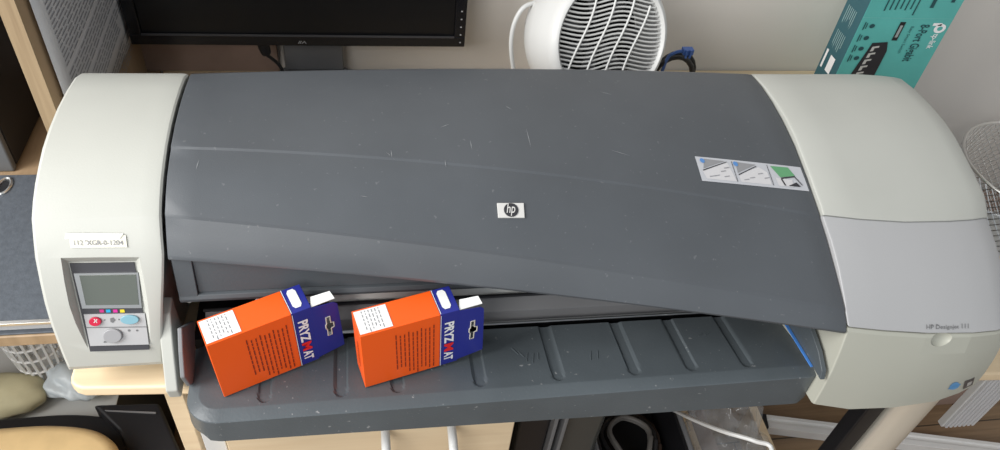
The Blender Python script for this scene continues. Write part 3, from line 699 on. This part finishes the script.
# black adapter and blue plug right of fan
q = at_y(672, 78, .45); qc = Vector((float(q[0]) , .45, float(q[2])))
b = nb(); 
pts = [qc + Vector((.035 * math.cos(a), 0, .042 * math.sin(a))) for a in [k_ * math.pi / 10 for k_ in range(20)]]
for dy in (-.006, .0, .007): tube(b, [p + Vector((dy * .6, dy, abs(dy) * .5)) for p in pts], .0042, 8, closed=True)
mn = min(v.co.z for v in b.verts); 
tag(finish('cable_coil', b, black_m), 'coil of black cable behind the printer, just right of the white fan heater', 'cable')
cz_ = mn
bl = thing('blue_network_plug', 'small blue network plug on top of the black cable coil', 'plug', (float(at_y(687, 51, .43)[0]), .43, float(at_y(687, 51, .43)[2])))
o_ = bl.location
b = nb(); box(b, o_.x - .008, o_.x + .010, .424, .436, o_.z - .005, o_.z + .005); finish('plug_body', b, blueplug_m, bl, smooth=0, bevel=.001)
b = nb(); box(b, o_.x + .002, o_.x + .005, .420, .4235, o_.z - .008, o_.z + .006); box(b, o_.x - .005, o_.x - .002, .420, .4235, o_.z - .008, o_.z + .006); finish('latch', b, blueplug_m, bl, smooth=0)
b = nb(); tube(b, spline([(o_.x - .008, .430, o_.z), (o_.x - .018, .436, o_.z - .008), (o_.x - .026, .442, o_.z - .03), (o_.x - .03, .44, DZ + .004)], 5), .0028, 8); finish('wire', b, blueplug_m, bl)

# ------------------------------------------------------------------ network switch box
SY = .405
ux = at_y(835, 76, SY)[0]; ux1 = at_y(919, 80, SY)[0]; sw = float(ux1 - ux)
q0 = at_y(876, 2, SY); 
tb = thing('network_switch_box', 'teal retail box for an 8-port network switch, upright against the wall behind the printer', 'box', (float(ux + ux1) / 2, .55, DZ))
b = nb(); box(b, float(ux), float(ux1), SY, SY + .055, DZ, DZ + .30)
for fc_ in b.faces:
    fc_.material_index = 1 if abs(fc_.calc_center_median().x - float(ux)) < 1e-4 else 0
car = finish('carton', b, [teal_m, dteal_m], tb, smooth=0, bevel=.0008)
ux = float(ux)
def fT(px, py, off=.0006): return at_y(px, py, SY - off)
zfold = float(at_y(905, 18.5, SY)[2])
fz = lambda a, c: (ux + a * sw, SY - .0006, zfold - .20 + c * .20)
flat('fold_line', mat('light_teal_crease', (.14, .46, .43), .4), car, lambda a, c: (ux + a * sw, SY - .0004, zfold + c * .0012), [('r', 0, 1, 0, 1)])
dk = mat('dark_teal_ink', (.015, .07, .08), .5); whi = mat('white_ink', ())
# coordinates below: a = share of the face width, c = height below the fold in metres
fm = lambda a, c: (ux + a * sw, SY - .0009, zfold - c)
def vt(s, a0, a1, c0, c1, off=0): return ('tv', s, a0, a1, c1, c0, off)
flat('title_lettering', dk, car, fm, [vt('8-Port Gigabit', .64, .775, .010, .080, .018), vt('Easy Smart Switch', .56, .605, .014, .064)])
flat('brand_lettering', whi, car, fm, [vt('tp-link', .845, .935, .027, .055, .01)])
flat('brand_symbol', whi, car, fm, [('p', [(.90 + .065 * math.cos(t), .017 + .0085 * math.sin(t)) for t in [i * math.pi / 7 for i in range(14)]]), ('p', [(.80, .007), (.90, .007), (.90, .012), (.80, .012)])])
flat('brand_symbol_core', teal_m, car, lambda a, c: (ux + a * sw, SY - .0012, zfold - c), [('p', [(.90 + .03 * math.cos(t), .017 + .004 * math.sin(t)) for t in [i * math.pi / 7 for i in range(14)]])])
flat('badge_strip', black_m, car, fm, [('r', .43, .49, .006, .040)])
flat('badge_print', mat('badge_print', (.3, .34, .34), .5), car, lambda a, c: (ux + a * sw, SY - .0012, zfold - c), [('r', .445, .475, .012, .034)])
flat('switch_picture', mat('switch_dark', (.02, .02, .025), .4), car, fm, [('p', [(.235, .046), (.37, .040), (.435, .062), (.435, .11), (.29, .14), (.235, .14), (.12, .14)] if False else [(.235, .045), (.40, .043), (.44, .060), (.44, .150), (.22, .150), (.13, .150), (.16, .110)])])
flat('switch_ports', mat('port_silver', (.5, .5, .48), .4), car, lambda a, c: (ux + a * sw, SY - .0012, zfold - c), [('p', [(.255 - .008 * i, .052 + i * .0125), (.33 - .008 * i, .050 + i * .0125), (.33 - .008 * i, .0535 + i * .0125), (.285 - .008 * i, .0545 + i * .0125), (.285 - .008 * i, .060 + i * .0125), (.25 - .008 * i, .061 + i * .0125)]) for i in range(7)])
it = []
rnd = random.Random(5)
for i, c in enumerate((.006, .028, .048, .066)):
    it += [('p', [(.14 + .03 * math.cos(t), c + .008 + .004 * math.sin(t)) for t in [j * math.pi / 5 for j in range(10)]])]
    it += [('r', .05, .062, c + .001, c + .015), ('r', .075, .085, c + .003, c + .013)]
flat('feature_icons', dk, car, fm, it)
it = []
for i in range(7):
    a = .18 + i * .055; it.append(('r', a, a + .014, -.05, -.006 - rnd.uniform(0, .012)))
it += [('r', .66, .70, -.06, -.02), ('r', .86, .90, -.055, -.030)]
flat('upper_print', dk, car, fm, it)
fs_ = lambda a, c: (ux - .0008, SY + .055 * (1 - a), zfold - c)
it = []
for g0 in (-.06, .0, .045):
    for i in range(6):
        a = .20 + i * .09; it.append(('p', [(a, g0), (a + .03, g0), (a + .03, g0 + rnd.uniform(.018, .034)), (a, g0 + rnd.uniform(.018, .034))]))
flat('side_print', ltxt_m, car, fs_, it)
flat('side_panel_white', mat('white_ink', ()), car, fs_, [('r', .42, .70, .088, .118), ('r', .12, .22, .085, .12)])

# ------------------------------------------------------------------ left of the printer
BX = -.5645
sh = thing('wooden_shelf', 'oak shelf upright rising left of the printer beside the document sheet', 'shelf', (BX, .3, DZ))
b = nb(); box(b, BX - .0185, BX, .2012, .570, DZ, .75); finish('upright', b, oak_m, sh, smooth=0, bevel=.0006)
b = nb(); box(b, BX - .0187, BX + .0002, .199, .2012, DZ, .75); finish('edge_band', b, oakf_m, sh, smooth=0)
b = nb(); box(b, BX - .25, BX - .0186, .21, .570, .55, .568); finish('shelf_board', b, oak_m, sh, smooth=0)
# document sheet against it
def sheet_pt(y, z): return (-.5600 + .0015 * math.sin((y - .2) * 16), y, z)
yb0 = float(at_x(76, 77, -.553)[1]); bot0 = at_x(124, 72, -.553); bot1 = at_x(136, 45, -.553)
sl = (bot1[2] - bot0[2]) / (bot1[1] - bot0[1]); ya = .222; ye = .535
zb = lambda y: float(bot0[2] + sl * (y - bot0[1]))
top = thing('document_sheet', 'grey printed document sheet leaning on the oak upright left of the monitor', 'paper', (-.55, .35, zb(.35)))
b = nb(); nA, nB = 12, 8
gg = [[b.verts.new(sheet_pt(ya + (ye - ya) * i / nA, max(DZ + .002, zb(ya + (ye - ya) * i / nA)) + .30 * j / nB)) for j in range(nB + 1)] for i in range(nA + 1)]
for i in range(nA):
    for j in range(nB): b.faces.new([gg[i][j], gg[i + 1][j], gg[i + 1][j + 1], gg[i][j + 1]])
s_ = finish('sheet', b, sheet_m, top); md = s_.modifiers.new('t', 'SOLIDIFY'); md.thickness = .0006; md.offset = 0
b = nb(); rnd = random.Random(11)
for r_ in range(44):
    dz = .010 + r_ * .0062 - .05
    if r_ in (7, 8, 15, 22): continue
    y = ya + .03
    yend = ye - .02 - rnd.uniform(0, .05)
    while y < yend:
        l = rnd.uniform(.008, .028); vs = []
        if zb(y) < -9: break
        for yy, zz in ((y, 0), (y + l, 0), (y + l, .0020), (y, .0020)):
            p = sheet_pt(yy, max(DZ + .002, zb(yy)) + dz + zz + (yy - ya) * .10); vs.append(b.verts.new((p[0] + .0012, p[1], p[2])))
        b.faces.new(vs); y += l + .004
me = bpy.data.meshes.new('print'); b.to_mesh(me); b.free(); finish('printed_text', me, ghost_m, s_, smooth=0)
# black tower case
tw = thing('computer_tower', 'black computer tower standing on the oak desk at the far left', 'computer', (-.8, .42, DZ))
tx = float(at_z(16, 172, DZ)[0]); ty = float(at_z(16, 172, DZ)[1])
b = nb(); box(b, tx - .19, tx, ty + .012, .568, DZ + .004, DZ + .43); finish('case', b, black_m, tw, smooth=0, bevel=.002)
b = nb(); box(b, tx - .19, tx - .001, ty, ty + .012, DZ, DZ + .435); finish('front_bezel', b, mat('grey_bezel', (.13, .135, .14), .5), tw, smooth=0, bevel=.003)
# binder
zB = DZ + .022
qa = at_z(0, 173, zB); qb = at_z(35, 173, zB); qc_ = at_z(0, 324, zB); qd = at_z(52, 320, zB)
bn = thing('ring_binder', 'dark blue grey ring binder with metal finger ring lying flat left of the printer', 'binder', (-.75, .15, DZ))
yB0, yB1 = float(qc_[1]), float(qa[1]) - .004; XB = -.535
b = nb(); box(b, -.90, XB, yB0, yB1, zB - .003, zB); finish('front_cover', b, binder_m, bn, smooth=0, bevel=.0012)
b = nb(); box(b, -.90, XB, yB0, yB1, DZ + .0002, DZ + .003); finish('back_cover', b, binder_m, bn, smooth=0, bevel=.0012)
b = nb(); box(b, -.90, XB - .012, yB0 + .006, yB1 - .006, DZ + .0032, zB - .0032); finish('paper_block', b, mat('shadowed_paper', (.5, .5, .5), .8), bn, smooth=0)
b = nb(); box(b, -.90, XB + .0004, yB0 - .0012, yB0 + .004, zB - .0035, zB + .0006); finish('metal_edge', b, silver_m, bn, smooth=0, bevel=.0004)
q = at_z(4, 186, zB + .001); b = nb(); pts = [(float(q[0]) + .008 * math.cos(a), float(q[1]) + .016 * math.sin(a), zB + .001) for a in [i * math.pi / 12 for i in range(24)]]
tube(b, pts, .0022, 8, closed=True); finish('finger_ring', b, silver_m, bn)
b = nb(); prism(b, [(p[0], p[1], zB + .0002) for p in pts], (0, 0, .0004)); finish('ring_hole', b, black_m, bn, smooth=0)

# ------------------------------------------------------------------ lower left, under and in front of the desk
def puff(name, c, r, m, lab, cat, seed=1, rough=.12, parent=None, sub=4, freq=3):
    b = nb(); bmesh.ops.create_icosphere(b, subdivisions=sub, radius=1); rn = random.Random(seed); ph = [rn.uniform(0, 6) for _ in range(6)]
    for v in b.verts:
        n = v.co.normalized(); d = 1 + rough * (math.sin(n.x * freq + ph[0]) * math.sin(n.y * freq * 1.3 + ph[1]) + .5 * math.sin(n.z * freq * 2.1 + ph[2] + n.x * freq) + .35 * math.sin(n.x * freq * 3.3 + n.y * freq * 2.7 + ph[3]))
        v.co = Vector((n.x * r[0] * d, n.y * r[1] * d, n.z * r[2] * d)) + Vector(c)
    o = finish(name, b, m, parent, smooth=60)
    if lab: tag(o, lab, cat)
    return o
# beige upholstered chair (its seat corner shows at the bottom edge)
SZ = -.30
ch_ = thing('upholstered_chair', 'beige padded chair whose rounded seat shows at the bottom left corner', 'chair', (-.62, -.42, FZ))
e = [at_z(px, py, SZ) for px, py in ((-4, 424), (45, 421), (85, 424), (107, 433), (117, 448), (118, 478))]
ed = [(float(p[0]), float(p[1])) for p in e]
out = spline([(x, y, 0) for x, y in ed], 5); x_r = out[-1].x; y_b = out[-1].y
poly = [(p.x, p.y, SZ) for p in out] + [(x_r - .02, y_b - .22, SZ), (x_r - .08, y_b - .26, SZ), (out[0].x - .12, y_b - .26, SZ), (out[0].x - .17, y_b - .2, SZ), (out[0].x - .17, out[0].y - .03, SZ), (out[0].x - .13, out[0].y - .003, SZ)]
b = nb(); prism(b, poly, (0, 0, -.07)); finish('seat', b, beige_m, ch_, smooth=40, bevel=.018, seg=4)
b = nb(); prism(b, [(x + (.018 if x > x_r - .05 else 0), y + (.055 if y > y_b else 0), SZ - .0701) for x, y, z_ in poly], (0, 0, -.02)); finish('seat_shade_plate', b, black_m, ch_, smooth=30, bevel=.004)  # black plate added under the seat, standing in for the shadow behind it
xs = [p[0] for p in poly]; ys = [p[1] for p in poly]
for lx_ in (min(xs) + .06, max(xs) - .06):
    for ly_ in (min(ys) + .06, max(ys) - .07):
        b = nb(); lathe(b, [(.011, FZ), (.015, SZ - .0902)], 14, lx_, ly_); finish('leg', b, black_m, ch_)
# black bag right of chair: dark surface in front of side panel
b = nb(); pz = FZ + .42
pp = [at_z(px, py, pz) for px, py in ((92, 404), (159, 402), (181, 452), (190, 480), (140, 480), (118, 430))]
bb_ = thing('black_case', 'black case standing on the floor beneath the desk edge, right of the beige chair', 'case', (float(pp[0][0]), float(pp[0][1]), FZ))
prism(b, [tuple(p) for p in pp], (0, 0, -.42)); finish('shell', b, black_m, bb_, smooth=0, bevel=.006)
b = nb(); q = [np.array(p) for p in pp]; prism(b, [tuple(q[0] * .85 + q[2] * .15 + (0, 0, .001)), tuple(q[1] * .85 + q[4] * .15 + (0, 0, .001)), tuple(q[1] * .83 + q[4] * .17 + (0, 0, .001)), tuple(q[0] * .83 + q[2] * .17 + (0, 0, .001))], (0, 0, .002)); finish('lid_seam', b, grey_m, bb_, smooth=0)
# small white basket standing on a lower shelf
LZ = -.40
lsx = thing('storage_chest', 'low dark chest on the floor beneath the far left desk', 'chest', (-.72, .15, FZ))
b = nb(); t0 = at_z(-10, 425, LZ); t1 = at_z(112, 412, LZ)
box(b, float(t0[0]) - .15, float(t1[0]) - .0, -.02, .38, FZ, LZ - .003); finish('body', b, mat('dark_laminate', (.05, .05, .048), .6), lsx, smooth=0, bevel=.004)
b = nb(); box(b, float(t0[0]) - .155, float(t1[0]) + .004, -.025, .385, LZ - .0028, LZ); finish('lid', b, mat('pale_laminate', (.50, .50, .48), .6), lsx, smooth=0, bevel=.001)
q = at_z(46, 383, LZ); bk = thing('plastic_basket', 'small white slotted plastic basket on the chest, seen below the oak desk edge', 'basket', (float(q[0]), float(q[1]) + .026, LZ))
bx, by = bk.location.x, bk.location.y
b = nb(); H = .135; r0, r1 = .030, .044
rad = lambda h: r0 + (r1 - r0) * min(1, (h / H) ** .6)
lathe(b, [(0, LZ + .001), (rad(0) * .85, LZ + .001), (rad(0), LZ + .006), (rad(.015), LZ + .018), (rad(.015) - .002, LZ + .018), (0, LZ + .004)], 40, bx, by)
for k_ in range(22):
    a = 2 * math.pi * k_ / 22; pts = [(bx + rad(h) * math.cos(a), by + rad(h) * math.sin(a), LZ + h) for h in (.014, .04, .07, .10, H)]; tube(b, pts, .0026, 5)
for h in (.045, .078, .108): tube(b, [(bx + rad(h) * math.cos(a), by + rad(h) * math.sin(a), LZ + h) for a in [i * math.pi / 20 for i in range(40)]], .0022, 5, closed=True)
lathe(b, [(r1 - .002, LZ + H - .004), (r1 + .004, LZ + H - .004), (r1 + .005, LZ + H + .004), (r1 - .002, LZ + H + .004)], 40, bx, by, close=True)
finish('basket_wall', b, white_m, bk)
q = at_z(10, 410, LZ); puff('cushion', (float(q[0]) - .012, float(q[1]) + .012, LZ + .026), (.075, .042, .024), olive_m, 'olive beige cushion on the chest in front of the white basket', 'cushion', 4, .05)
q = at_z(72, 398, LZ); puff('plastic_bag', (float(q[0]) + .012, float(q[1]) + .022, LZ + .031), (.050, .046, .024), cloud_m, 'crumpled cloudy plastic bag lying between the basket and the printer desk', 'bag', 9, .13, freq=4)

# ------------------------------------------------------------------ under the desk, right of the cabinet
tz = -.42
pc = thing('computer_tower', 'black computer tower on the floor under the desk, right of the drawer cabinet', 'computer', (0, 0, FZ))
a0 = at_z(520, 424, tz); a1 = at_z(600, 420, tz)
X0, X1 = float(at_y(518, 430, -.06)[0]), float(at_y(548, 430, -.06)[0])
b = nb(); box(b, X0 + .0, X0 + .045, -.06, .35, FZ + .01, -.10); finish('case', b, black_m, pc, smooth=0, bevel=.004)
b = nb(); box(b, X0 + .046, X0 + .052, -.07, .34, FZ + .01, -.10); box(b, X0 + .06, X0 + .066, -.07, .34, FZ + .01, -.10); finish('rail_frame', b, grey_m, pc, smooth=0, bevel=.002)
b = nb(); box(b, X0 + .067, X0 + .135, -.05, .34, FZ, -.13); finish('side_cover', b, mat('dark_glossy_grey', (.06, .062, .058), .25), pc, smooth=0, bevel=.012)
# cables
def cable(name, pts, r, m, lab, grp=None):
    b = nb(); tube(b, spline(pts, 8), r, 8); o = finish(name, b, m); tag(o, lab, 'cable', grp); return o
tr = thing('storage_crate', 'open black crate under the desk holding coiled cables, left of the clear bag', 'crate', (.2, .05, FZ))
c0x, c1x = X0 + .16, X0 + .16 + .150
b = nb(); cz0, cz1 = FZ, -.36
for bxs in ((c0x, c1x, -.10, -.095, cz0, cz1), (c0x, c1x, .20, .205, cz0, cz1), (c0x, c0x + .005, -.095, .20, cz0, cz1), (c1x - .005, c1x, -.095, .20, cz0, cz1), (c0x + .005, c1x - .005, -.095, .20, cz1 - .10, cz1 - .09)): box(b, *bxs)
finish('crate_wall', b, black_m, tr, smooth=0, bevel=.001)
b = nb(); tube(b, [(c0x - .004, -.10, cz1), (c1x + .004, -.10, cz1), (c1x + .004, .205, cz1), (c0x - .004, .205, cz1)], .005, 8, closed=True); finish('crate_rim', b, grey_m, tr)
ccx, ccy = (c0x + c1x) / 2, .03
cm = [mat('brown_cable', (.09, .06, .045), .5), mat('dark_grey_cable', (.05, .05, .052), .5), mat('grey_cable', (.16, .15, .14), .5)]
for i, (rx, m_, nm) in enumerate(((.058, cm[0], 'brown'), (.046, cm[1], 'dark grey'), (.034, cm[2], 'light grey'))):
    b = nb(); pts = [(ccx + (rx + .006 * math.sin(3 * a)) * math.cos(a) * .98, ccy - .01 + (rx + .01) * 1.1 * math.sin(a), cz1 - .078 + .014 * i + .010 * (a / 12.6) + .004 * math.sin(2 * a + i)) for a in [k_ * math.pi / 12 for k_ in range(49)]]
    tube(b, pts, .0042, 8); tag(finish('cable', b, m_), nm + ' cable loop coiled in the black crate under the desk', 'cable')
# clear bag on the floor side
bgx = c1x + .064
puff('clear_plastic_bag', (bgx, -.02, -.36), (.054, .085, .095), clear_m, 'crumpled clear plastic bag under the right half of the tray', 'bag', 21, .16, freq=7)
bs = thing('cardboard_box', 'plain brown cardboard box under the desk carrying the clear plastic bag', 'box', (bgx, 0, FZ))
b = nb(); box(b, bgx - .052, bgx + .046, -.12, .14, FZ, -.475); finish('carton', b, card_m, bs, smooth=0, bevel=.002)
b = nb(); box(b, bgx - .008, bgx + .012, -.1205, .1405, -.4749, -.4743); finish('tape', b, beech_m, bs, smooth=0)
wz = -.36
wpts = [at_y(668, 407, .02), at_y(690, 418, -.06), at_y(722, 431, -.12), at_y(755, 441, -.15), at_y(772, 452, -.17)]
cable('white_cable', [tuple(p) for p in wpts] + [(float(wpts[-1][0]) + .02, -.18, float(wpts[-1][2]) - .12), (float(wpts[-1][0]) + .03, -.17, FZ + .005)], .0030, white_m, 'white cable hanging in front of the clear bag below the tray')
# wooden upright right of the bag
b = nb(); q = at_z(737, 436, FZ); box(b, float(q[0]) - .0, float(q[0]) + .02, .0, .22, FZ, FZ + .10); tag(finish('wooden_plank', b, beech_m, smooth=0, bevel=.001), 'short light wood plank on edge on the floor beside the clear bag', 'plank')

# white aluminium profiles on the floor
def profile(pa, pb, wd, ht, lab):
    A = at_z(*pa, FZ + ht); Bp = at_z(*pb, FZ + ht); d = Vector(tuple(Bp - A)); L = d.length; ang = math.atan2(d.y, d.x)
    t = thing('aluminium_profile', lab, 'metal profile', (0, 0, 0), 'white aluminium profiles on the floor')
    b = nb(); loft(b, [[(x, y, z) for y, z in ((0, 0), (0, ht), (-wd * .25, ht), (-wd * .3, ht - .004), (-wd * .55, ht - .004), (-wd * .6, ht), (-wd, ht), (-wd, 0))] for x in (.008, L)]); finish('bar', b, mat('white_aluminium', (.84, .83, .81), .4), t, smooth=0, bevel=.0008)
    b = nb(); box(b, -.010, .0078, -wd - .001, .001, 0, ht + .001); finish('end_cap', b, black_m, t, smooth=0, bevel=.002)
    t.location = (A[0], A[1], FZ); t.rotation_euler = (0, 0, ang); return t
profile((763, 414), (1010, 444), .034, .028, 'white aluminium profile with black end cap lying along the floor right of the clear bag')
# white ribbed panel under the right end of the desk
q = [at_y(px, py, -.02) for px, py in ((941, 427), (957, 433))]
wr = thing('ribbed_panel', 'white ribbed plastic panel hanging under the desk right of the metal leg', 'panel', (.7, 0, -.3))
xa = float(q[0][0]); xb = xa + .060; zb_ = float(q[0][2])
b = nb(); box(b, xa, xb, -.02, -.008, zb_, DZ - .018); finish('back_plate', b, white_m, wr, smooth=0, bevel=.001)
b = nb()
for i in range(7): x = xa + .004 + i * .0088; box(b, x, x + .0045, -.0245, -.0202, zb_ + .003, DZ - .018)
finish('ribs', b, mat('pale_rib', (.62, .62, .63), .5), wr, smooth=0, bevel=.0006)

# wire mesh basket at the right edge
MZ = -.34; mq = at_z(975, 168, -.12); MR = .16; mx_, my_ = float(mq[0]) + .15, float(mq[1]) - .02
ms = thing('mesh_basket', 'silver wire mesh basket on a low side cabinet at the right edge, beyond the printer', 'basket', (mx_, my_, MZ))
b = nb(); Hm = .22
rr_ = lambda h: MR * (.86 + .14 * h / Hm)
for sgn in (1, -1):
    for k_ in range(60):
        a0_ = 2 * math.pi * k_ / 60; tube(b, [(mx_ + rr_(h) * math.cos(a0_ + sgn * h * 6), my_ + rr_(h) * math.sin(a0_ + sgn * h * 6), MZ + .002 + h) for h in [Hm * i / 9 for i in range(10)]], .0011, 4)
finish('mesh_wall', b, silver_m, ms)
for h in (0.0, Hm):
    b = nb(); tube(b, [(mx_ + rr_(h) * math.cos(a), my_ + rr_(h) * math.sin(a), MZ + .004 + h) for a in [i * math.pi / 24 for i in range(48)]], .003 if h else .004, 8, closed=True)
    finish('rim', b, silver_m, ms)
b = nb(); lathe(b, [(0, MZ), (rr_(0), MZ), (rr_(0), MZ + .003), (0, MZ + .003)], 40, mx_, my_); finish('bottom', b, metal_m, ms)

sd = thing('side_cabinet', 'low grey-brown side cabinet right of the desk under the wire mesh basket', 'cabinet', (mx_, my_, FZ))
b = nb(); box(b, mx_ - .13, mx_ + .2, my_ - .12, .545, FZ, MZ - .018); finish('body', b, card_m, sd, smooth=0, bevel=.001)
b = nb(); box(b, mx_ - .135, mx_ + .205, my_ - .125, .55, MZ - .0178, MZ - .0002); finish('top', b, card_m, sd, smooth=0, bevel=.001)
